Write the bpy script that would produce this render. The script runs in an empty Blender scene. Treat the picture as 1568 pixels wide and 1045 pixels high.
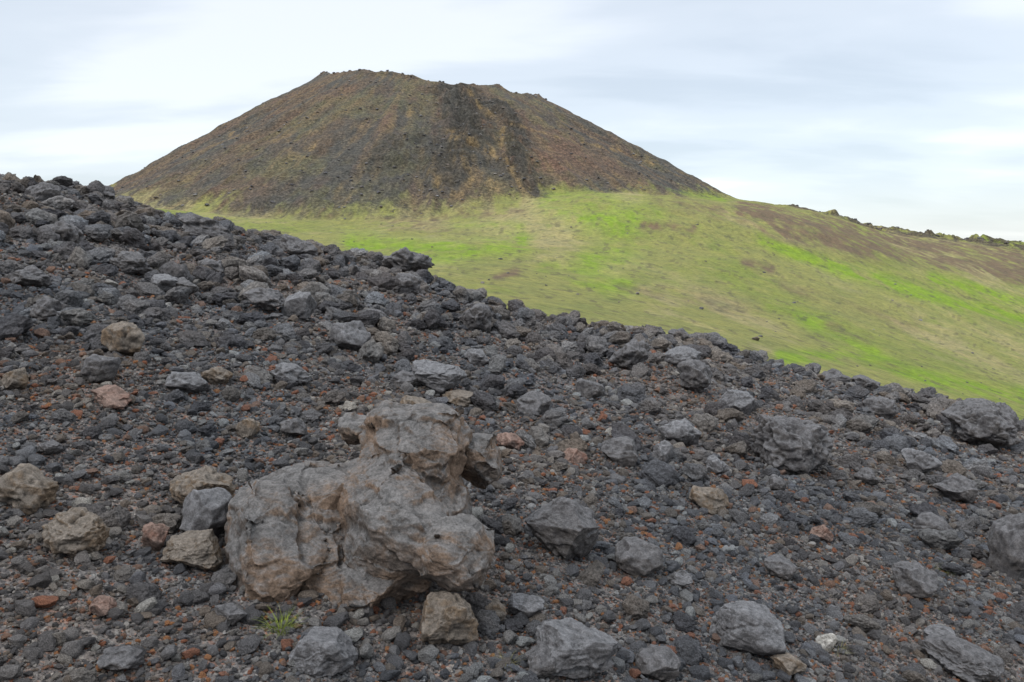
import bpy, bmesh, math, random
import numpy as np
from mathutils import Vector
random.seed(7); rng=np.random.default_rng(7)
scene=bpy.context.scene
scene.view_settings.view_transform='Standard'
scene.view_settings.look='None'; scene.view_settings.exposure=0

# ------------------------------------------------------------ camera maths
F=1132.0; VH=385.0
P=math.atan((522.5-VH)/F)
cp,sp=math.cos(P),math.sin(P)
def ray(u,v):
    cx=(np.asarray(u,float)-784)/F; cy=-(np.asarray(v,float)-522.5)/F
    y=cp+cy*sp; z=-sp+cy*cp
    return cx/y, z/y
def proj(x,y,z):
    d=y*cp-z*sp; h=y*sp+z*cp
    return 784+F*x/d, 522.5-F*h/d
cam=bpy.data.cameras.new("camera"); camo=bpy.data.objects.new("camera",cam)
scene.collection.objects.link(camo); scene.camera=camo
cam.sensor_width=36; cam.lens=36*F/1568; cam.clip_end=60000; cam.clip_start=0.05
camo.location=(0,0,0); camo.rotation_euler=(math.pi/2-P,0,0)

# ------------------------------------------------------------ numpy noise
def _h(ix,iy,iz,s):
    n=(ix*374761393+iy*668265263+iz*2147483647+s*974634777).astype(np.int64)&0xffffffff
    n=((n^(n>>13))*1274126177)&0xffffffff
    n=((n^(n>>16))*2246822519)&0xffffffff
    n=n^(n>>15)
    return (n&0xffffff)/float(0xffffff)
def vn(p,s=0):
    i=np.floor(p).astype(np.int64); f=p-i; w=f*f*f*(f*(f*6-15)+10)
    flat=not np.any(p[:,2]); r=0
    for a in (0,1):
        wx=w[:,0] if a else 1-w[:,0]
        for b in (0,1):
            wy=w[:,1] if b else 1-w[:,1]
            for c in ((0,) if flat else (0,1)):
                wz=1.0 if flat else (w[:,2] if c else 1-w[:,2])
                r=r+wx*wy*wz*_h(i[:,0]+a,i[:,1]+b,i[:,2]+c,s)
    return r*2-1
def fbm(p,o=4,s=0,g=0.5,l=2.03):
    r=0;a=1;t=0; fl=not np.any(p[:,2])
    for k in range(o):
        r=r+a*vn(p,s+k*17); t+=a; a*=g; p=p*l+3.7
        if fl: p[:,2]=0
    return r/t
def ridged(p,o=4,s=0):
    r=0;a=1;t=0; fl=not np.any(p[:,2])
    for k in range(o):
        r=r+a*(1-2*np.abs(vn(p,s+k*13))); t+=a; a*=.5; p=p*2.1+1.3
        if fl: p[:,2]=0
    return r/t
def P3(x,y,z=None):
    return np.stack([x,y,np.zeros_like(x) if z is None else z],-1)

# ------------------------------------------------------------ mesh helpers
def link(o): scene.collection.objects.link(o); return o
def np_mesh(name,co,faces,smooth=True):
    me=bpy.data.meshes.new(name)
    n=len(co); m=len(faces); k=faces.shape[1]
    me.vertices.add(n); me.vertices.foreach_set("co",np.ascontiguousarray(co,dtype=np.float32).ravel())
    me.loops.add(m*k); me.loops.foreach_set("vertex_index",np.ascontiguousarray(faces,dtype=np.int32).ravel())
    me.polygons.add(m); me.polygons.foreach_set("loop_start",np.arange(0,m*k,k,dtype=np.int32))
    me.polygons.foreach_set("loop_total",np.full(m,k,dtype=np.int32))
    me.update(); me.validate()
    me.polygons.foreach_set("use_smooth",np.full(m,smooth,dtype=bool)); me.update()
    return me
def grid_faces(r,c):
    i=np.arange(r*c).reshape(r,c)
    return np.stack([i[:-1,:-1],i[:-1,1:],i[1:,1:],i[1:,:-1]],-1).reshape(-1,4)
def setcol(me,name,col):
    a=me.attributes.new(name,'FLOAT_COLOR','POINT')
    c=np.ones((len(col),4),np.float32); c[:,:3]=col; a.data.foreach_set("color",c.ravel())

# ------------------------------------------------------------ node helper
class NT:
    def __init__(s,name):
        s.m=bpy.data.materials.new(name); s.m.use_nodes=True; s.t=s.m.node_tree; s.t.nodes.clear()
        s.out=s.n('ShaderNodeOutputMaterial'); s.b=s.n('ShaderNodeBsdfPrincipled')
        s.l(s.b.outputs[0],s.out.inputs[0]); s.b.inputs['Roughness'].default_value=.88
        s.b.inputs['Specular IOR Level'].default_value=.25
    def n(s,t,**k):
        x=s.t.nodes.new(t)
        for a,b in k.items(): setattr(x,a,b)
        return x
    def l(s,a,b): s.t.links.new(a,b)
    def noise(s,vec,scale,detail=6,rough=.55,dist=0):
        x=s.n('ShaderNodeTexNoise'); x.inputs['Scale'].default_value=scale; x.inputs['Detail'].default_value=detail
        x.inputs['Roughness'].default_value=rough; x.inputs['Distortion'].default_value=dist
        if vec is not None: s.l(vec,x.inputs['Vector'])
        return x.outputs['Fac']
    def vor(s,vec,scale,out='Distance',feature='F1'):
        x=s.n('ShaderNodeTexVoronoi'); x.feature=feature; x.inputs['Scale'].default_value=scale
        if vec is not None: s.l(vec,x.inputs['Vector'])
        return x.outputs[out]
    def ramp(s,fac,pts,interp='LINEAR'):
        x=s.n('ShaderNodeValToRGB'); x.color_ramp.interpolation=interp
        e=x.color_ramp.elements
        while len(e)<len(pts): e.new(.5)
        for q,(p,c) in zip(e,pts):
            q.position=p; q.color=(c,c,c,1) if isinstance(c,(int,float)) else (*c,1)
        s.l(fac,x.inputs[0]); return x.outputs[0]
    def mix(s,f,a,b,mode='MIX'):
        x=s.n('ShaderNodeMix',data_type='RGBA',blend_type=mode)
        for sock,v in ((x.inputs[0],f),(x.inputs[6],a),(x.inputs[7],b)):
            if isinstance(v,(int,float)):
                sock.default_value=v if sock==x.inputs[0] else (v,v,v,1)
            elif isinstance(v,tuple): sock.default_value=(*v,1)
            else: s.l(v,sock)
        return x.outputs[2]
    def math(s,op,a,b=0.0,c=None):
        x=s.n('ShaderNodeMath',operation=op)
        for k,v in enumerate((a,b) if c is None else (a,b,c)):
            if isinstance(v,(int,float)): x.inputs[k].default_value=v
            else: s.l(v,x.inputs[k])
        return x.outputs[0]
    def bump(s,h,strength,dist,prev=None):
        x=s.n('ShaderNodeBump'); x.inputs['Strength'].default_value=strength; x.inputs['Distance'].default_value=dist
        s.l(h,x.inputs['Height'])
        if prev is not None: s.l(prev,x.inputs['Normal'])
        return x.outputs[0]

# ------------------------------------------------------------ materials
def sc_(pts,k): return [(p,tuple(k*q for q in c)) for p,c in pts]
def stone_mat(name,pts,nscale=6.0,bd=.02):
    """lava stone: colour per piece (random), mottled, pitted"""
    t=NT(name); tc=t.n('ShaderNodeTexCoord'); oi=t.n('ShaderNodeObjectInfo'); geo=t.n('ShaderNodeNewGeometry')
    v=tc.outputs['Object']
    base=t.ramp(oi.outputs['Random'],pts,'CONSTANT')
    n1=t.noise(v,nscale*.35,5,.6); n2=t.noise(v,nscale*3,6,.7)
    c=t.mix(1.0,base,t.ramp(n1,[(.3,.75),(.7,1.25)]),'MULTIPLY')
    c=t.mix(1.0,c,t.ramp(n2,[(.36,.5),(.5,.98),(.64,1.5)]),'MULTIPLY')
    pn=t.noise(geo.outputs['Position'],.7,3,.6)
    c=t.mix(1.0,c,t.ramp(pn,[(.40,(.88,.93,1.0)),(.62,(1.10,1.02,.95))]),'MULTIPLY')
    t.l(c,t.b.inputs['Base Color'])
    b=t.bump(n2,.8,bd)
    t.l(b,t.b.inputs['Normal']); return t.m
GR=[(0,(.12,.115,.116)),(.14,(.17,.163,.162)),(.30,(.235,.217,.20)),(.42,(.08,.077,.079)),(.54,(.29,.268,.25)),
    (.66,(.19,.155,.128)),(.76,(.235,.135,.095)),(.83,(.31,.13,.075)),(.87,(.40,.38,.36)),(.945,(.38,.18,.085))]
mat_gravel=stone_mat("gravel_stone",GR,2.2,.12)
GR2=[(0,(.125,.12,.122)),(.22,(.185,.178,.178)),(.42,(.09,.087,.09)),(.56,(.235,.22,.205)),(.70,(.18,.15,.125)),
    (.80,(.165,.163,.172)),(.88,(.24,.15,.11)),(.92,(.33,.32,.30)),(.965,(.27,.125,.08))]
mat_stone=stone_mat("lava_stone",GR2,3.0,.08)
GR3=[(0,(.11,.104,.105)),(.28,(.15,.142,.14)),(.5,(.085,.08,.083)),(.66,(.18,.165,.152)),(.8,(.15,.128,.11)),(.93,(.21,.204,.203))]
mat_crag=stone_mat("crag_lava",GR3,2.6,.10)

def rock_mat(name,c1,c2,c3,sc=1.0,soft=1.0):
    t=NT(name); tc=t.n('ShaderNodeTexCoord'); geo=t.n('ShaderNodeNewGeometry')
    v=tc.outputs['Object']
    n1=t.noise(v,3.5*sc,7,.65,.4); n2=t.noise(v,20*sc,8,.70); n3=t.noise(v,110*sc,5,.78)
    c=t.mix(t.ramp(n1,[(.44,0.0),(.56,1.0)]),c1,c2)
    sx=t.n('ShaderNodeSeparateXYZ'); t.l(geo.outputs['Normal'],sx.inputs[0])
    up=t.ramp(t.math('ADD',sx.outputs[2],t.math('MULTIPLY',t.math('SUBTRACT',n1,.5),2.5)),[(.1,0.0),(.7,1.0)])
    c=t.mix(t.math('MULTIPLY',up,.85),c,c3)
    c=t.mix(1.0,c,t.ramp(n2,[(.34,.52),(.5,.98),(.66,1.38)]),'MULTIPLY')
    c=t.mix(1.0,c,t.ramp(n3,[(.35,.62),(.65,1.32)]),'MULTIPLY')
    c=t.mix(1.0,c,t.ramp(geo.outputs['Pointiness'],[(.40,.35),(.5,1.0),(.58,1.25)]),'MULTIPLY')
    t.l(c,t.b.inputs['Base Color'])
    b=t.bump(n2,.9*soft,.026/sc); b=t.bump(n3,.8*soft,.007/sc,b)
    t.l(b,t.b.inputs['Normal']); return t.m
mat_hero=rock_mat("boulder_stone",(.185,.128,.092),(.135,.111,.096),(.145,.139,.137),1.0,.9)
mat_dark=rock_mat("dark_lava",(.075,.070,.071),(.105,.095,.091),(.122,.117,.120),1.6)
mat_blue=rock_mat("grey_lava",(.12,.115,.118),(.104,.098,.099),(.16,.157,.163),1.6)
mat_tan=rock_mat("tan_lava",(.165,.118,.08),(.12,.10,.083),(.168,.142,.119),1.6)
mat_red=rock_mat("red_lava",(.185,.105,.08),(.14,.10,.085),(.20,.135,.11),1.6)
mat_pale=rock_mat("pale_stone",(.3,.28,.25),(.25,.23,.21),(.38,.36,.33),2)
MATS=dict(d=mat_dark,b=mat_blue,t=mat_tan,r=mat_red,p=mat_pale,h=mat_hero)

# ------------------------------------------------------------ foreground slope
crest=[(-500,140),(-200,215),(0,280),(70,291),(180,308),(260,338),(340,353),(430,373),(500,392),(600,412),(650,422),(700,440),(780,461),(850,478),(920,490),(1000,507),(1080,523),(1200,560),(1300,586),(1400,608),(1480,628),(1568,655),(1800,715),(2200,811)]
D0=16.0
cu,cv=np.array(crest).T; cdx,cdz=ray(cu,cv); CX,CZ=cdx*D0,cdz*D0
def crest_z(x):
    z=np.interp(x,CX,CZ)
    z=np.where(x<CX[0],CZ[0]-.24*(x-CX[0]),z); z=np.where(x>CX[-1],CZ[-1]-.24*(x-CX[-1]),z); return z
def fore_z(x,y,fine=True):
    x=np.asarray(x,float); y=np.asarray(y,float); sh=x.shape; x=x.ravel(); y=y.ravel()
    D=D0+1.2*vn(P3(x*.22,x*0),5)
    base=-1.6-.24*x; t=np.clip(y/D0,-.3,1.0)
    z=(1-t)*base+t*crest_z(x)
    o=y-D; z=z-.55*(np.sqrt(o*o+.6)+o)/2*1.0
    amp=np.clip((y-2)/6,.12,1)*np.clip(1-(y-30)/20,0,1)
    left=np.clip(.8-x*.08,.5,1.7)
    z=z+amp*.11*left*fbm(P3(x*.55,y*.55),3,11)
    z=z+amp*.08*left*ridged(P3(x*1.5,y*1.5),3,12)
    z=z+.022*fbm(P3(x*3,y*3),3,13)
    if fine: z=z+.012*fbm(P3(x*11,y*11),3,14)+.008*np.abs(vn(P3(x*40,y*40),15))
    return z.reshape(sh)
ys=np.concatenate([np.linspace(-4,1.45,30),1.5*np.exp(np.linspace(0,math.log(45/1.5),760))])
cs=np.linspace(-1,1,760)
Y=np.repeat(ys[:,None],len(cs),1); Wd=np.maximum(2.2,np.abs(Y)*1.08)+1.2
X=cs[None,:]*Wd
Z=fore_z(X,Y)
me=np_mesh("cinder_slope",np.stack([X,Y,Z],-1).reshape(-1,3),grid_faces(*X.shape))
slope=link(bpy.data.objects.new("cinder_slope",me))
t=NT("cinder_ground"); geo=t.n('ShaderNodeNewGeometry'); v=geo.outputs['Position']
def gcol(scale,pts):
    x=t.n('ShaderNodeTexVoronoi'); x.inputs['Scale'].default_value=scale; t.l(v,x.inputs['Vector'])
    s=t.n('ShaderNodeSeparateColor'); t.l(x.outputs['Color'],s.inputs[0])
    return t.ramp(s.outputs[0],pts,'CONSTANT'),x.outputs['Distance']
GP=sc_([(0,(.085,.080,.079)),(.3,(.12,.111,.107)),(.55,(.06,.056,.056)),(.70,(.16,.145,.135)),(.84,(.175,.105,.075)),(.91,(.22,.10,.06)),(.95,(.24,.228,.212))],1.15)
c1,d1=gcol(95,GP); c2,d2=gcol(40,GP)
c=t.mix(.35,c1,c2); n=t.noise(v,1.1,5,.6)
c=t.mix(1.0,c,t.ramp(n,[(.37,(.78,.81,.85)),(.65,(1.12,1.02,.95))]),'MULTIPLY')
t.l(c,t.b.inputs['Base Color'])
h1=t.ramp(d1,[(0,1.0),(.6,0.0)]); h2=t.ramp(d2,[(0,1.0),(.6,0.0)])
b=t.bump(h2,.9,.014); b=t.bump(h1,.9,.007,b); t.l(b,t.b.inputs['Normal'])
me.materials.append(t.m)

def hit(u,v,ymax=15.8):
    dx,dz=ray(u,v); yy=np.arange(1.2,ymax,.01)
    g=fore_z(dx*yy,yy,False); k=np.nonzero(dz*yy<=g)[0]
    i=k[0] if len(k) else len(yy)-1
    y=yy[i]; return float(dx*y),float(y),float(g[i])

# ------------------------------------------------------------ rocks
ICO={}
def ico(n):
    if n not in ICO:
        bm=bmesh.new(); bmesh.ops.create_icosphere(bm,subdivisions=n,radius=1)
        ICO[n]=(np.array([q.co[:] for q in bm.verts]),np.array([[w.index for w in f.verts] for f in bm.faces])); bm.free()
    return ICO[n]
def norm(v): return v/np.linalg.norm(v,axis=-1,keepdims=True)
def rock_shape(seed,n,planes=14,rough=.1,cells=0,lo=.58,hi=.93):
    r=np.random.default_rng(seed); co,fa=ico(n); p=co.copy()
    p=p*(1+.36*fbm(p*1.1+seed*3.1,2,seed))[:,None]
    for k in range(planes):
        nn=norm(r.normal(size=3)); d=r.uniform(lo,hi); e=p@nn-d
        p=p-np.maximum(e,0)[:,None]*nn*.97
    nr=norm(p)
    if cells:
        s=norm(r.normal(size=(cells,3)))*r.uniform(.5,1.1,(cells,1))
        q=p+.16*np.stack([fbm(p*3+a,3,seed+a) for a in (1,2,3)],-1)
        d=np.linalg.norm(q[:,None]-s[None],axis=-1); o=np.argsort(d,1)[:,:2]
        f1=np.take_along_axis(d,o[:,:1],1)[:,0]; f2=np.take_along_axis(d,o[:,1:2],1)[:,0]
        off=r.uniform(-1,1,cells)[o[:,0]]; e=np.clip((f2-f1)/.05,0,1)
        p=p+nr*(off*(.04+.45*rough)*e)[:,None]
    p=p+nr*(rough*1.0*fbm(p*2.6+seed,4,seed+5,.5)+rough*.5*ridged(p*3.2+seed,3,seed+9)+.016*fbm(p*12,3,seed+2,.6))[:,None]
    return p,fa
def add_rock(name,u,v,wpx,hpx,mk,seed,craggy=.1,n=5,sink=.14,depth=1.0):
    x,y,z=hit(u,v); s=math.hypot(y,z)/F
    w,h=wpx*s,hpx*s*.97
    p,fa=rock_shape(seed,n,16 if craggy<.14 else 9,craggy,26)
    mn,mx=p.min(0),p.max(0); p=(p-(mn+mx)/2)/((mx-mn)/2)
    a=rng.uniform(-.3,.3)
    p=p*np.array([w/2,w/2*depth*.9,h/2*(1+sink)])
    me=np_mesh(name,p,fa,True); me.materials.append(MATS[mk])
    o=link(bpy.data.objects.new(name,me)); yo=y+w*.17*depth; o.location=(x,yo,0)
    g=float(fore_z(np.array([x]),np.array([yo]))[0])
    o.location.z=min(g,z+.04*h)+h/2*(1-sink)
    o.rotation_euler=(rng.uniform(-.08,.08),.12+rng.uniform(-.12,.12),a)
    return (x,yo,w*.5)
occ=[]
rocks=[(862,858,112,90,'d',.07),(1217,725,122,85,'d',.2),(950,712,60,40,'d',.08),(1017,709,36,36,'b',.07),
(668,600,92,42,'b',.1),(705,622,60,22,'t',.1),(535,537,64,46,'b',.08),(455,493,54,46,'b',.06),(400,478,70,36,'d',.2),(187,548,66,56,'t',.12),(150,588,60,44,'d',.12),
(72,492,56,38,'d',.15),(32,782,78,62,'t',.14),(107,850,92,62,'t',.18),(234,845,38,42,'r',.1),(313,832,72,78,'b',.06),
(302,788,96,66,'t',.14),(292,872,90,52,'t',.12),(1150,1006,98,68,'b',.08),(882,1044,118,72,'b',.1),(835,1043,60,42,'d',.12),(492,1030,90,52,'b',.09),
(690,992,88,72,'t',.12),(1042,565,66,36,'b',.1),(965,566,66,48,'d',.2),(1067,604,68,52,'d',.18),(1137,636,64,36,'b',.09),
(817,634,56,36,'d',.1),(905,612,52,30,'d',.1),(1352,640,66,32,'d',.15),(1515,690,112,72,'d',.17),(1562,888,70,110,'d',.09),
(1432,828,60,38,'d',.1),(1406,920,60,46,'d',.12),(1090,784,68,36,'t',.06),(1042,684,66,46,'b',.1),(1042,902,36,26,'b',.1),(1197,890,54,32,'d',.1),
(622,426,80,50,'d',.2),(727,505,56,42,'d',.2),(250,452,48,30,'b',.1),(618,452,56,34,'d',.2),(92,380,66,42,'d',.2),(312,364,76,34,'d',.2),
(167,622,62,28,'r',.1),(285,604,68,34,'b',.1),(442,592,62,34,'b',.14),(380,672,34,32,'t',.1),(448,672,42,30,'d',.1),
(1466,770,66,42,'d',.12),(1412,728,54,38,'b',.1),(1190,755,34,26,'d',.1),(805,952,54,32,'b',.07),(1266,1000,28,28,'p',.07),
(1445,988,48,24,'b',.07),(1490,1042,104,44,'d',.14),(980,880,72,46,'d',.1),(1010,1042,62,38,'d',.1),(155,300,44,30,'d',.2),(60,310,54,34,'d',.2),
(455,395,60,32,'d',.15),(350,962,48,32,'d',.1),(180,1030,60,30,'d',.1),(20,600,40,36,'t',.12),(275,455,60,30,'d',.15),(755,952,40,30,'t',.1),
(1210,1040,50,34,'t',.1),(1330,745,36,26,'d',.1),(1100,730,36,28,'b',.1),(620,595,50,26,'d',.1),(870,480,40,22,'d',.15),(1040,515,36,24,'d',.15),(1080,522,30,24,'d',.15),
(1280,590,50,24,'d',.15),(1330,570,44,22,'d',.15),(640,640,60,30,'t',.1),(730,560,40,26,'b',.1),(330,590,44,28,'t',.1),(200,420,60,34,'d',.2),(320,420,46,24,'d',.15),
(35,440,60,34,'d',.15),(570,500,44,26,'d',.15),(780,690,44,26,'r',.1),(1260,830,34,24,'r',.1),(880,712,40,26,'r',.08),(155,945,40,28,'r',.07),(75,700,36,22,'d',.1)]
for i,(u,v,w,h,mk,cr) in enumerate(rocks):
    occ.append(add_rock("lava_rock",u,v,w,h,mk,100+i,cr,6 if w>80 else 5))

# hero boulder -------------------------------------------------------------
def W(u,v,y):
    dx,dz=ray(u,v); return np.array([float(dx)*y,y,float(dz)*y])
Y0=hit(560,955)[1]; DY=Y0+.17-2.98
blobs=[ # u,v,y,w,h,depth,seed
(475,828,3.20,275,250,.90,1),(585,800,3.25,215,240,.80,2),(640,705,3.50,168,185,.70,3),(560,658,3.70,86,54,.3,4),
(730,705,3.60,90,92,.34,5),(703,850,2.95,126,120,.42,6),(535,905,3.00,185,110,.44,7),(404,900,2.98,90,100,.34,8),
(398,815,3.20,95,180,.55,9),(596,885,3.18,100,90,.5,10),(675,775,3.42,110,130,.55,11),(605,640,3.62,95,54,.32,12),(500,762,3.36,190,130,.6,13),(662,665,3.6,84,90,.34,14)]
bc=[];bf=[];off=0
HC=W(560,850,3.3+DY)
for (u,v,y,w,h,d,s) in blobs:
    y=y+DY
    p,fa=rock_shape(500+s,4,18,.02,0,.55,.85); mn,mx=p.min(0),p.max(0); p=(p-(mn+mx)/2)/((mx-mn)/2)
    sc=y*1.03/F; p=p*np.array([w*sc/2,d/2,h*sc/2])
    c=W(u,v,y)-HC
    bc.append(p+c); bf.append(fa+off); off+=len(p)
me=np_mesh("hero_tmp",np.concatenate(bc),np.concatenate(bf))
ho=link(bpy.data.objects.new("hero_tmp",me))
md=ho.modifiers.new("r",'REMESH'); md.mode='VOXEL'; md.voxel_size=.005
md2=ho.modifiers.new("s",'SMOOTH'); md2.iterations=12
dg=bpy.context.evaluated_depsgraph_get(); em=bpy.data.meshes.new_from_object(ho.evaluated_get(dg))
bpy.data.objects.remove(ho)
N=len(em.vertices)
def get():
    co=np.empty(N*3,np.float32); em.vertices.foreach_get("co",co)
    nr=np.empty(N*3,np.float32); em.vertex_normals.foreach_get("vector",nr)
    return co.reshape(-1,3).astype(float),nr.reshape(-1,3).astype(float)
def put(co): em.vertices.foreach_set("co",co.astype(np.float32).ravel()); em.update()
r=np.random.default_rng(79)
ca,sa=math.cos(.35),math.sin(.35)
def bed(co): return np.stack([co[:,0]*ca-co[:,2]*sa,co[:,1],co[:,0]*sa+co[:,2]*ca],-1)
def cells(B,K,warp,sd,aniso,edge):
    seeds=B[r.choice(N,K,replace=False)]*aniso
    q=(B+warp*np.stack([fbm(B*8+a,4,sd+a,.6) for a in (1,2,3)],-1))*aniso
    f1=np.full(N,9.);f2=np.full(N,9.);idx=np.zeros(N,int)
    for k in range(K):
        d=np.linalg.norm(q-seeds[k],axis=1); less=d<f1
        f2=np.where(less,f1,np.minimum(f2,d)); idx=np.where(less,k,idx); f1=np.where(less,d,f1)
    return idx,np.clip((f2-f1)/edge,0,1)
def chisel(co,nr,idx,e,K,amt,lim,step):
    """flatten each fracture cell onto its own plane -> broken faces with steps"""
    cnt=np.maximum(np.bincount(idx,minlength=K),1)
    C=np.stack([np.bincount(idx,co[:,a],K)/cnt for a in range(3)],-1); M=np.stack([np.bincount(idx,nr[:,a],K)/cnt for a in range(3)],-1)
    M=M/(np.linalg.norm(M,axis=1,keepdims=True)+1e-6); M=norm(M+r.normal(0,.10,(K,3)))
    d=np.sum((co-C[idx])*M[idx],1); al=np.clip(np.sum(nr*M[idx],1)*2,0,1)
    return co-M[idx]*(np.clip(d-r.uniform(-step,step,K)[idx],-lim,lim)*amt*al*(.35+.65*e))[:,None]
co,nr=get(); B=bed(co)
i1,e1=cells(B,48,.05,1,np.array([1,1,1.35]),.03); co=chisel(co,nr,i1,e1,48,.66,.05,.018); put(co)
co,nr=get(); B=bed(co)
i2,e2=cells(B,170,.035,9,np.array([1,1,1.5]),.02); co=chisel(co,nr,i2,e2,170,.6,.03,.009); put(co)
co,nr=get(); B=bed(co)
crack=np.clip(1-e1,0,1)*np.clip(fbm(co*4,2,31)*3+.5,0,1)
rg_=np.clip(ridged(B*np.array([7,7,12.]),2,22)-.6,0,1)/.4
disp=.015*fbm(B*np.array([8,8,12.]),4,21,.55)+.005*fbm(B*np.array([34,34,50.]),4,25,.65)-.012*crack-.008*rg_
co=co+nr*disp[:,None]; put(co)
em.polygons.foreach_set("use_smooth",np.ones(len(em.polygons),bool)); em.name="lava_boulder"
em.materials.clear(); em.materials.append(mat_hero)
hero=link(bpy.data.objects.new("lava_boulder",em)); hero.location=HC
occ.append((HC[0],HC[1]-.1,.35))

# ------------------------------------------------------------ instanced stones
def protos(name,count,n,mat,planes,rough,smooth,cells=0,seed=0):
    col=bpy.data.collections.new(name)
    for i in range(count):
        p,fa=rock_shape(seed+i*7,n,planes,rough,cells,.52,.9)
        mx=np.abs(p).max(); p=p/mx*np.array([1,rng.uniform(.7,1),rng.uniform(.55,.85)])
        m=np_mesh(name+"_piece",p,fa,smooth); m.materials.append(mat)
        col.objects.link(bpy.data.objects.new("piece_%02d"%i,m))
    return col
def scatter(name,pts,scl,rot,col,count):
    me=bpy.data.meshes.new(name); me.vertices.add(len(pts)); me.vertices.foreach_set("co",pts.astype(np.float32).ravel())
    a=me.attributes.new("scl",'FLOAT_VECTOR','POINT'); a.data.foreach_set("vector",scl.astype(np.float32).ravel())
    a=me.attributes.new("rot",'FLOAT_VECTOR','POINT'); a.data.foreach_set("vector",rot.astype(np.float32).ravel())
    a=me.attributes.new("idx",'INT','POINT'); a.data.foreach_set("value",rng.integers(0,count,len(pts)).astype(np.int32))
    o=link(bpy.data.objects.new(name,me))
    g=bpy.data.node_groups.new(name+"_scatter",'GeometryNodeTree')
    g.interface.new_socket("Geometry",in_out='INPUT',socket_type='NodeSocketGeometry')
    g.interface.new_socket("Geometry",in_out='OUTPUT',socket_type='NodeSocketGeometry')
    N_=g.nodes.new; gi=N_('NodeGroupInput'); go=N_('NodeGroupOutput'); ip=N_('GeometryNodeInstanceOnPoints'); ci=N_('GeometryNodeCollectionInfo')
    ci.inputs['Collection'].default_value=col; ci.inputs['Separate Children'].default_value=True; ci.inputs['Reset Children'].default_value=True
    def na(nm,dt):
        x=N_('GeometryNodeInputNamedAttribute'); x.data_type=dt; x.inputs[0].default_value=nm; return x.outputs[0]
    er=N_('FunctionNodeEulerToRotation'); L=g.links.new
    L(gi.outputs[0],ip.inputs['Points']); L(ci.outputs[0],ip.inputs['Instance']); ip.inputs['Pick Instance'].default_value=True
    L(na("idx",'INT'),ip.inputs['Instance Index']); L(na("rot",'FLOAT_VECTOR'),er.inputs[0]); L(er.outputs[0],ip.inputs['Rotation'])
    L(na("scl",'FLOAT_VECTOR'),ip.inputs['Scale']); L(ip.outputs[0],go.inputs[0])
    m=o.modifiers.new("scatter",'NODES'); m.node_group=g; return o
def sample(n,y0,y1,pw=1.0,side=.86):
    uu=rng.random(n); k=pw+1
    y=(y0**k+uu*(y1**k-y0**k))**(1/k)
    x=rng.uniform(-1,1,n)*(side*y+.7)
    return x,y
def place(n,y0,y1,s0,s1,ex,pw=1.0,sink=.3,avoid=0.0,clump=0.0,left=0.0):
    x,y=sample(n,y0,y1,pw)
    keep=np.ones(n,bool)
    for (ox,oy,rr) in occ:
        if avoid: keep&=((x-ox)**2+(y-oy)**2)>(rr*avoid)**2
    if clump:
        c=fbm(P3(x*.9,y*.9),3,61); keep&=(c+rng.normal(0,.25,n)-left*x/y)>(.0-.5*(1-clump))
    x,y=x[keep],y[keep]; n=len(x)
    s=s0*(s1/s0)**(rng.random(n)**ex)
    z=fore_z(x,y)+s*(.5-sink)
    return P3(x,y,z),np.stack([s,s,s*rng.uniform(.7,1,n)],-1),np.stack([rng.uniform(-.6,.6,n),rng.uniform(-.6,.6,n),rng.uniform(0,6.28,n)],-1)
c_g=protos("gravel_pieces",14,2,mat_gravel,10,.10,False,0,1000)
c_s=protos("stone_pieces",16,4,mat_stone,14,.09,True,14,2000)
c_c=protos("crag_pieces",14,5,mat_crag,11,.16,True,22,3000)
A=[place(150000,1.3,6.5,.004,.016,1.1,.55,.22),place(150000,4,17.5,.010,.032,1.3,1.0,.2)]
scatter("gravel",*[np.concatenate([a[k] for a in A]) for k in range(3)],c_g,14)
A=[place(22000,1.3,8,.013,.050,1.9,.6,.13,.8),place(26000,5,18,.02,.080,1.9,1.0,.10,.8)]
scatter("loose_stones",*[np.concatenate([a[k] for a in A]) for k in range(3)],c_s,16)
A=[place(1100,1.6,7,.035,.10,1.8,1,.18,1.2,.8),place(5200,5,18,.05,.20,1.9,1,.15,1.0,.8,.35),place(2200,8,17.8,.08,.29,1.7,1,.08,1.0,.9,.8),place(1000,14.8,17.3,.08,.30,1.5,1,.05,1.0,0)]
scatter("lava_stones",*[np.concatenate([a[k] for a in A]) for k in range(3)],c_c,14)

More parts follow.
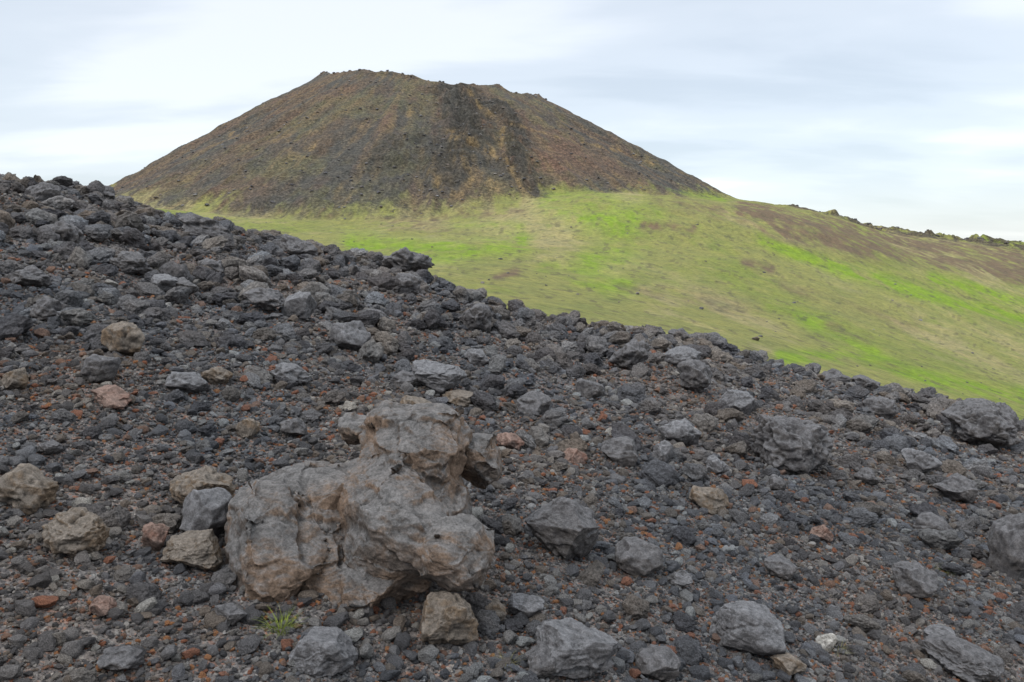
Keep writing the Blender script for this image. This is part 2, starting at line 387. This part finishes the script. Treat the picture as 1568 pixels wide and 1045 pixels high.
# ------------------------------------------------------------ grass tufts
def mk_grass(nm,ca,cb):
    t=NT(nm); oi=t.n('ShaderNodeNewGeometry'); n=t.noise(oi.outputs['Position'],60,2)
    t.l(t.mix(n,ca,cb),t.b.inputs['Base Color']); return t.m
mg=mk_grass("grass_blade",(.13,.20,.02),(.26,.27,.06)); md_=mk_grass("dry_grass",(.3,.26,.12),(.2,.2,.06))
def tuft(u,v,wpx,hpx,n,mat):
    x,y,z=hit(u,v); s=y/F*1.05; bm=bmesh.new()
    for k in range(n):
        a=random.uniform(0,6.28); r0=random.random()**.6*wpx*s*.25; L=hpx*s*random.uniform(.25,1.1); out=random.uniform(.1,1.4)*wpx*s*.42
        b=Vector((math.cos(a)*r0,math.sin(a)*r0,-.01)); w=random.uniform(.0006,.0015); sd=Vector((-math.sin(a),math.cos(a),0))*w
        a2=a+random.uniform(-.6,.6); pr=None
        for i in range(5):
            tt=i/4; c=b+Vector((math.cos(a2)*out*tt**1.5,math.sin(a2)*out*tt**1.5,L*(tt-.35*tt*tt)))
            q=(bm.verts.new(c-sd*(1-tt*.9)),bm.verts.new(c+sd*(1-tt*.9)))
            if pr: bm.faces.new((pr[0],pr[1],q[1],q[0]))
            pr=q
    m=bpy.data.meshes.new("grass_tuft"); bm.to_mesh(m); bm.free(); m.materials.append(mat)
    o=link(bpy.data.objects.new("grass_tuft",m)); o.location=(x,y,float(fore_z(np.array([x]),np.array([y]))[0])+.008)
tuft(430,970,62,46,120,mg); tuft(775,1028,44,34,45,md_); tuft(1450,878,34,18,60,mg); tuft(1284,1003,36,24,35,md_)
tuft(1226,568,20,14,40,mg); tuft(555,412,20,12,50,mg); tuft(1400,655,18,8,40,md_); tuft(1140,690,26,10,40,mg); tuft(580,468,20,12,50,mg)

# ------------------------------------------------------------ far terrain
U=np.array([-500,0,180,400,600,730,820,900,1000,1130,1220,1340,1400,1568,1900,2300.])
rows=[(22,[420,440,450,470,500,520,535,550,580,620,650,690,710,760,860,980]),
(60,[420,440,450,470,490,505,515,530,550,590,615,655,680,735,840,960]),
(180,[380,385,390,398,408,415,425,438,452,478,500,530,545,588,680,780]),
(300,[350,350,340,350,360,362,362,365,372,390,410,442,460,505,580,660]),
(420,[335,325,316,328,336,326,308,298,300,316,336,374,394,440,505,580]),
(700,[300,300,300,300,300,300,300,303,306,315,322,350,361,378,388,394]),
(820,[330,330,330,330,330,330,330,332,335,345,355,368,376,387,394,397]),
(1300,[430]*16),(2200,[440]*16)]
RY=np.array([q[0] for q in rows],float); RV=np.array([q[1] for q in rows],float)
CCX,CCY=float(ray(665,200)[0])*700,700.0
RIM=np.array([(440,150),(500,121),(506,112),(530,111),(560,108),(600,111),(650,121),(690,130),(715,130),(745,129),(762,132),(790,143),(822,146),(832,153),(900,190)],float)
def far_z(x,y):
    sh=x.shape; x=x.ravel(); y=y.ravel(); u=784+F*x/y*1.006
    zr=[]
    for k in range(len(RY)):
        acc=0
        sm=(60 if RY[k]<400 else 30 if RY[k]<600 else 12)
        for o in (-1.5,-.75,0,.75,1.5):
            acc=acc+np.interp(u+o*sm,U,RV[k])
        dz=ray(u,acc/5)[1]; zr.append(dz*RY[k])
    zr=np.array(zr); ly=np.clip(y,RY[0],RY[-1])
    j=np.clip(np.searchsorted(RY,ly)-1,0,len(RY)-2); t=(ly-RY[j])/(RY[j+1]-RY[j])
    ar=np.arange(len(x)); z0=zr[j,ar]; z1=zr[j+1,ar]
    jm=np.clip(j-1,0,len(RY)-1); jp=np.clip(j+2,0,len(RY)-1); H=RY[j+1]-RY[j]
    m0=np.where(jm<j,(z1-zr[jm,ar])/(RY[j+1]-RY[jm]),(z1-z0)/H)*H; m1=np.where(jp>j+1,(zr[jp,ar]-z0)/(RY[jp]-RY[j]),(z1-z0)/H)*H
    z=(2*t**3-3*t**2+1)*z0+(t**3-2*t**2+t)*m0+(-2*t**3+3*t**2)*z1+(t**3-t**2)*m1
    z=z+np.clip(y/400,.1,1)*(3.0*fbm(P3(x/60,y/60),4,41)+.7*fbm(P3(x/9,y/9),3,42))
    rg=np.exp(-((y-690)/60)**2)*np.clip((x-190)/60,0,1)
    z=z+rg*(5.0*np.clip(ridged(P3(x/30,y/30),3,43),-.3,1)+3.0*fbm(P3(x/7,y/7),2,44)-1.5)
    ux=ray(1278,300)[0]*700; z=z+5*np.exp(-(((x-ux)/8)**2+((y-700)/10)**2))
    ux=ray(1500,300)[0]*700; z=z+4*np.exp(-(((x-ux)/16)**2+((y-700)/10)**2))
    dx=x-CCX; dy=y-CCY; r=np.hypot(dx,dy)+1e-6; th=np.arctan2(dy,dx)
    R=97.0; rx=CCX+R*np.cos(th); ry=CCY+R*np.sin(th)
    uu=784+F*rx/ry*1.004
    vv=np.interp(uu,RIM[:,0],RIM[:,1]); rz=ray(uu,vv)[1]*np.minimum(ry,700)
    rz=np.where(ry>705,rz-.06*(ry-705),rz)
    gul=fbm(np.stack([np.cos(th)*5,np.sin(th)*5,r/160],-1),4,51)
    gu2=ridged(np.stack([np.cos(th)*16,np.sin(th)*16,r/150],-1),3,56)
    d=r-R
    zc=rz-(.556+.075*np.clip(-np.cos(th),0,1)+.01*np.clip(np.cos(th),0,1))*d+.00004*d*d
    zc=np.where(d<0,rz+.6*d,zc)
    zc=zc+np.clip(d/60,0,1)*(gul*4.2+gu2*2.2)+np.clip(d/30,0,1)*2.0*fbm(P3(x/14,y/14,zc/14),3,52)
    zc=zc+np.exp(-(d/8)**2)*(2.6*np.clip(ridged(P3(x/17,y/17),3,53),-.2,1))
    lo_=-math.pi/2; wv=.06*np.sin(d/35)
    rib=0
    for th0,w_,d0,d1,am in ((.20,19,3,195,1.),(.36,11,30,215,.85),(.05,18,100,200,.5)):
        dl=th-(lo_+th0+wv); rib=np.maximum(rib,am*np.exp(-(dl*r/w_)**2)*np.clip((d-d0)/15,0,1)*np.clip((d1-d)/50,0,1))
    zc=zc+rib*(1.5+9*np.clip(ridged(P3(x/12,y/12,zc/16),4,54),-.2,1))
    k=4.0; h=np.clip(.5+.5*(zc-z)/k,0,1); df=zc-z
    zf=z*(1-h)+zc*h+k*h*(1-h)
    return zf.reshape(sh),df.reshape(sh),d.reshape(sh),rib.reshape(sh),rg.reshape(sh)
ys=np.concatenate([22*np.exp(np.linspace(0,math.log(300/22),220)),np.linspace(303,830,430),np.linspace(840,2200,50)])
cs=np.linspace(-1,1,950)
Y=np.repeat(ys[:,None],len(cs),1); X=cs[None,:]*(Y*.98+25)
Z,Df,Dc,Rib,Rg=far_z(X,Y)
x=X.ravel();y=Y.ravel();z=Z.ravel();df=Df.ravel();dc=Dc.ravel();rib=Rib.ravel();rg=Rg.ravel()
uu,vv=proj(x,y,z)
W1=fbm(P3(x/25,y/40),3,71)
def stroke(pts,w,soft=1.0):
    best=np.full(len(uu),1e9)
    for (a,b),(c,d) in zip(pts[:-1],pts[1:]):
        vx,vy=c-a,d-b; tt=np.clip(((uu-a)*vx+(vv-b)*vy)/(vx*vx+vy*vy),0,1)
        best=np.minimum(best,(uu-a-tt*vx)**2+(vv-b-tt*vy)**2)
    return np.exp(-best/(np.maximum(w*(1+.6*W1),1)**2*soft))
n1=fbm(P3(x/70,y/160),5,81); n2=fbm(P3(x/14,y/38),5,82,.6); n3=fbm(P3(x/4,y/11),4,83,.6)
olive=np.array([.225,.222,.066]); tan=np.array([.305,.262,.115]); lime=np.array([.185,.28,.016]); green=np.array([.175,.215,.035])
def L(a,b,t): return a*(1-t[:,None])+b*t[:,None]
col=L(np.tile(olive,(len(x),1)),tan,np.clip(.6+3.0*n1+2.0*n2+.8*n3,0,1))
col=L(col,green,np.clip(-.05+2.2*fbm(P3(x/50,y/110),4,84)+1.0*n3+.6*n2,0,1)*.75)
lm=np.zeros(len(x))
for pts,w,a in [([(540,378),(660,386),(800,372)],16,.85),([(850,305),(930,335),(960,375),(900,400)],28,.7),([(900,345),(1000,330)],24,.5),
  ([(1160,366),(1230,392),(1330,424),(1450,460),(1580,492)],8,1.3),([(1430,425),(1580,468)],11,1.0),([(880,425),(960,440)],20,.6),
  ([(1200,545),(1300,548),(1420,575),(1570,608)],15,1.3),([(1180,470),(1260,500),(1340,540)],11,.7),([(700,345),(800,352)],14,.4),([(1000,284),(1060,298),(1110,307)],4,.8),([(830,412),(850,408)],9,.5),([(190,290),(230,292)],12,.4)]:
    lm=np.maximum(lm,a*stroke(pts,w))
lm=np.clip(lm*(.85+1.4*n2+1.0*n3),0,.95); col=L(col,lime,lm)
brn=np.zeros(len(x)); red=np.array([.15,.105,.062])
for pts,w,a in [([(1180,350),(1300,372),(1420,395),(1568,420)],15,.85),([(1140,322),(1250,342),(1400,372),(1568,397)],13,1.2),([(1270,500),(1330,520)],9,.5),([(1300,560),(1420,560)],7,.3),([(990,345),(1060,350)],7,.8),([(1010,305),(1100,325)],14,.5),([(1140,400),(1180,412)],6,.7),([(1480,575),(1550,590)],6,.4),([(760,425),(790,418)],8,.7),([(1060,460),(1200,480)],16,.25),([(950,440),(1010,450)],8,.3),([(360,318),(640,338),(800,322)],8,.5),([(1200,440),(1400,500)],10,.3),([(600,352),(760,356)],6,.3)]:
    brn=np.maximum(brn,a*stroke(pts,w))
brn=np.clip(brn*(.9+1.7*n2+2.0*n3),0,1); col=L(col,red,brn)
spk=np.clip((fbm(P3(x/2.2,y/5),2,85)-.44)*7,0,1)*(y>90); col=L(col,np.array([.10,.088,.05]),spk*.6)
dk=np.clip(rg*2.4*(.55+1.6*n2+1.2*n3),0,1)*(vv<440); col=L(col,np.array([.070,.057,.040]),np.clip(dk,0,.92))
# cone colours
br=np.array([.095,.068,.046]); gy=np.array([.066,.060,.050]); rd=np.array([.125,.068,.046]); mo=np.array([.14,.125,.05]); oc=np.array([.20,.135,.062])
th=np.arctan2(y-CCY,x-CCX)
rad=fbm(np.stack([np.cos(th)*9,np.sin(th)*9,dc/120],-1),4,91); rad2=fbm(np.stack([np.cos(th)*30,np.sin(th)*30,dc/60],-1),3,92)
rad3=fbm(np.stack([np.cos(th)*60,np.sin(th)*60,dc/50],-1),3,93); n4=fbm(P3(x/22,y/30),4,87,.6)
cc=L(np.tile(br,(len(x),1)),gy,np.clip(.4+2.2*rad+1.4*n2+.6*np.exp(-((uu-620)/130)**2)*(vv>190),0,1))
cc=L(cc,rd,np.clip(-.05+np.exp(-((uu-840)/70)**2-((vv-235)/50)**2)*.8+.5*np.exp(-((uu-600)/110)**2-((vv-165)/40)**2)+.8*rad2+.8*n4,0,1)*.65)
cc=L(cc,np.array([.105,.095,.046]),np.clip(-.05+2.2*fbm(P3(x/35,y/45),4,88,.6)+1.0*n3,0,1)*.6)
cc=L(cc,np.array([.145,.103,.055]),np.clip(-.1+rad2*1.6+n3*1.2+rad3*1.4,0,1)*.6)
cc=L(cc,mo,np.clip((dc-235)/40+.9*n2+.6*rad,0,1)*.5)
cc=L(cc,gy*.68,np.clip(rib*1.5*(.8+1.3*n3+.8*n2),0,.9))
och=np.zeros(len(x))
for pts,w,a in [([(716,138),(735,165),(772,188),(768,225),(785,262),(806,300)],5.5,.75),([(775,186),(860,212),(950,232)],2.2,.75),([(940,225),(1000,250)],5,.45),([(660,265),(690,300)],9,.5),([(620,180),(640,165)],8,.4),([(355,205),(380,195)],5,.8),([(430,240),(480,225)],9,.4),([(690,205),(720,215),(760,240)],7,.7),([(980,280),(990,296)],4,.7),([(700,240),(760,290),(770,320)],10,.6),([(400,215),(440,215)],6,.5),([(700,300),(730,270)],8,.5)]:
    och=np.maximum(och,a*stroke(pts,w))
cc=L(cc,oc,np.clip(och*(.75+2.6*n3+1.6*n2),0,1)*.8)
ht=np.clip(.25+(df+9*n2+7*n3)/9,0,1)*(df>-9)
col=L(col,cc,ht)
me=np_mesh("volcano_and_meadow",np.stack([x,y,z],-1),grid_faces(*X.shape)); setcol(me,"tint",col)
a=me.attributes.new("rocky",'FLOAT','POINT'); a.data.foreach_set("value",np.clip(ht+dk,0,1).astype(np.float32))
ter=link(bpy.data.objects.new("volcano_terrain",me))
t=NT("hill_ground"); at=t.n('ShaderNodeAttribute',attribute_name="tint"); ar=t.n('ShaderNodeAttribute',attribute_name="rocky"); geo=t.n('ShaderNodeNewGeometry'); v=geo.outputs['Position']
na=t.noise(v,.55,6,.8); nb=t.noise(v,.12,5,.7)
c=t.mix(1.0,at.outputs['Color'],t.mix(ar.outputs['Fac'],t.ramp(na,[(.32,.6),(.68,1.35)]),t.ramp(na,[(.38,.36),(.5,.93),(.62,1.85)])),'MULTIPLY')
c=t.mix(1.0,c,t.ramp(nb,[(.35,(.80,.84,.88)),(.65,(1.15,1.1,1.05))]),'MULTIPLY')
t.l(c,t.b.inputs['Base Color']); b=t.bump(na,.9,1.0); b=t.bump(nb,.6,2.5,b); t.l(b,t.b.inputs['Normal']); me.materials.append(t.m)

def farpts(n,umin,umax,y0,y1,s0,s1,seed,mode=0):
    r=np.random.default_rng(seed); yy=y0*(y1/y0)**r.random(n); ux=r.uniform(umin,umax,n); xx=(ux-784)/F*yy
    if mode==1:
        a=r.uniform(-math.pi,math.pi,n); rr=97+r.normal(0,3.0,n); xx=CCX+rr*np.cos(a); yy=CCY+rr*np.sin(a)
    zz,dif,dd,rb,_=far_z(xx,yy); s=s0*(s1/s0)**(r.random(n)**2.2)
    k=np.ones(n,bool)
    if mode==2: k=(dif>2)&(r.random(n)<(.25+rb))
    n=k.sum()
    return P3(xx,yy,zz+s*.2)[k],np.stack([s*1.2,s*1.2,s*.8],-1)[k],np.stack([r.uniform(-.3,.3,n),r.uniform(-.3,.3,n),r.uniform(0,6.28,n)],-1)
A=[farpts(150,350,1700,130,420,.2,.8,1),farpts(5000,150,1150,380,610,.3,1.5,2,2),farpts(380,1130,1700,670,715,.5,2.6,3),farpts(140,0,1,1,1.1,.6,2.2,4,1)]
scatter("scattered_boulders",*[np.concatenate([a[k] for a in A]) for k in range(3)],c_c,14)

# sea to the horizon --------------------------------------------------------
me=np_mesh("sea",np.array([[-40000,900,-95],[40000,900,-95],[40000,50000,-95],[-40000,50000,-95.]]),np.array([[0,1,2,3]]))
t=NT("sea_water"); t.b.inputs['Base Color'].default_value=(.10,.16,.2,1); t.b.inputs['Roughness'].default_value=.35; me.materials.append(t.m)
link(bpy.data.objects.new("sea",me))

# ------------------------------------------------------------ sky and sun
w=bpy.data.worlds.new("World"); scene.world=w; w.use_nodes=True; nt=w.node_tree; nt.nodes.clear()
class WT(NT):
    def __init__(s,t): s.t=t
t=WT(nt); out=t.n('ShaderNodeOutputWorld'); bg=t.n('ShaderNodeBackground'); bg2=t.n('ShaderNodeBackground'); ad=t.n('ShaderNodeAddShader')
sky=t.n('ShaderNodeTexSky'); sky.sky_type='NISHITA'; sky.sun_disc=False; sky.sun_elevation=math.radians(48); sky.sun_rotation=math.radians(-145)
t.l(sky.outputs[0],bg.inputs[0]); bg.inputs[1].default_value=.05
tc=t.n('ShaderNodeTexCoord'); sx=t.n('ShaderNodeSeparateXYZ'); t.l(tc.outputs['Generated'],sx.inputs[0])
den=t.math('ADD',t.math('MAXIMUM',sx.outputs[2],0.0),.13)
cx=t.n('ShaderNodeCombineXYZ'); t.l(t.math('MULTIPLY',t.math('DIVIDE',sx.outputs[0],den),.5),cx.inputs[0]); t.l(t.math('DIVIDE',sx.outputs[1],den),cx.inputs[1])
cx.inputs[2].default_value=2.3
na=t.noise(cx.outputs[0],.6,4,.45,.4); nb=t.noise(cx.outputs[0],1.9,5,.5,.3)
f=t.math('ADD',t.math('MULTIPLY',na,.7),t.math('MULTIPLY',nb,.3))
c=t.ramp(f,[(.37,(.47,.52,.565)),(.46,(.56,.605,.65)),(.53,(.66,.70,.74)),(.62,(.84,.86,.875))],'EASE')
hz=t.ramp(sx.outputs[2],[(0.0,1.0),(.13,0.0)])
c=t.mix(t.math('MULTIPLY',hz,.5),c,(.76,.795,.83))
zb=t.ramp(sx.outputs[2],[(.34,(1.0/3.2,1.0/3.2,1.0/3.2)),(.8,(1.0,.98,.95))])
c=t.mix(1.0,c,zb,'MULTIPLY'); t.l(c,bg2.inputs[0]); bg2.inputs[1].default_value=3.2*.96
t.l(bg.outputs[0],ad.inputs[0]); t.l(bg2.outputs[0],ad.inputs[1]); t.l(ad.outputs[0],out.inputs[0])
sl=bpy.data.lights.new("sun",'SUN'); sl.energy=1.5; sl.angle=math.radians(12); sl.color=(1,.96,.9)
so=link(bpy.data.objects.new("sun",sl)); so.rotation_euler=(math.radians(42),0,math.radians(-35))
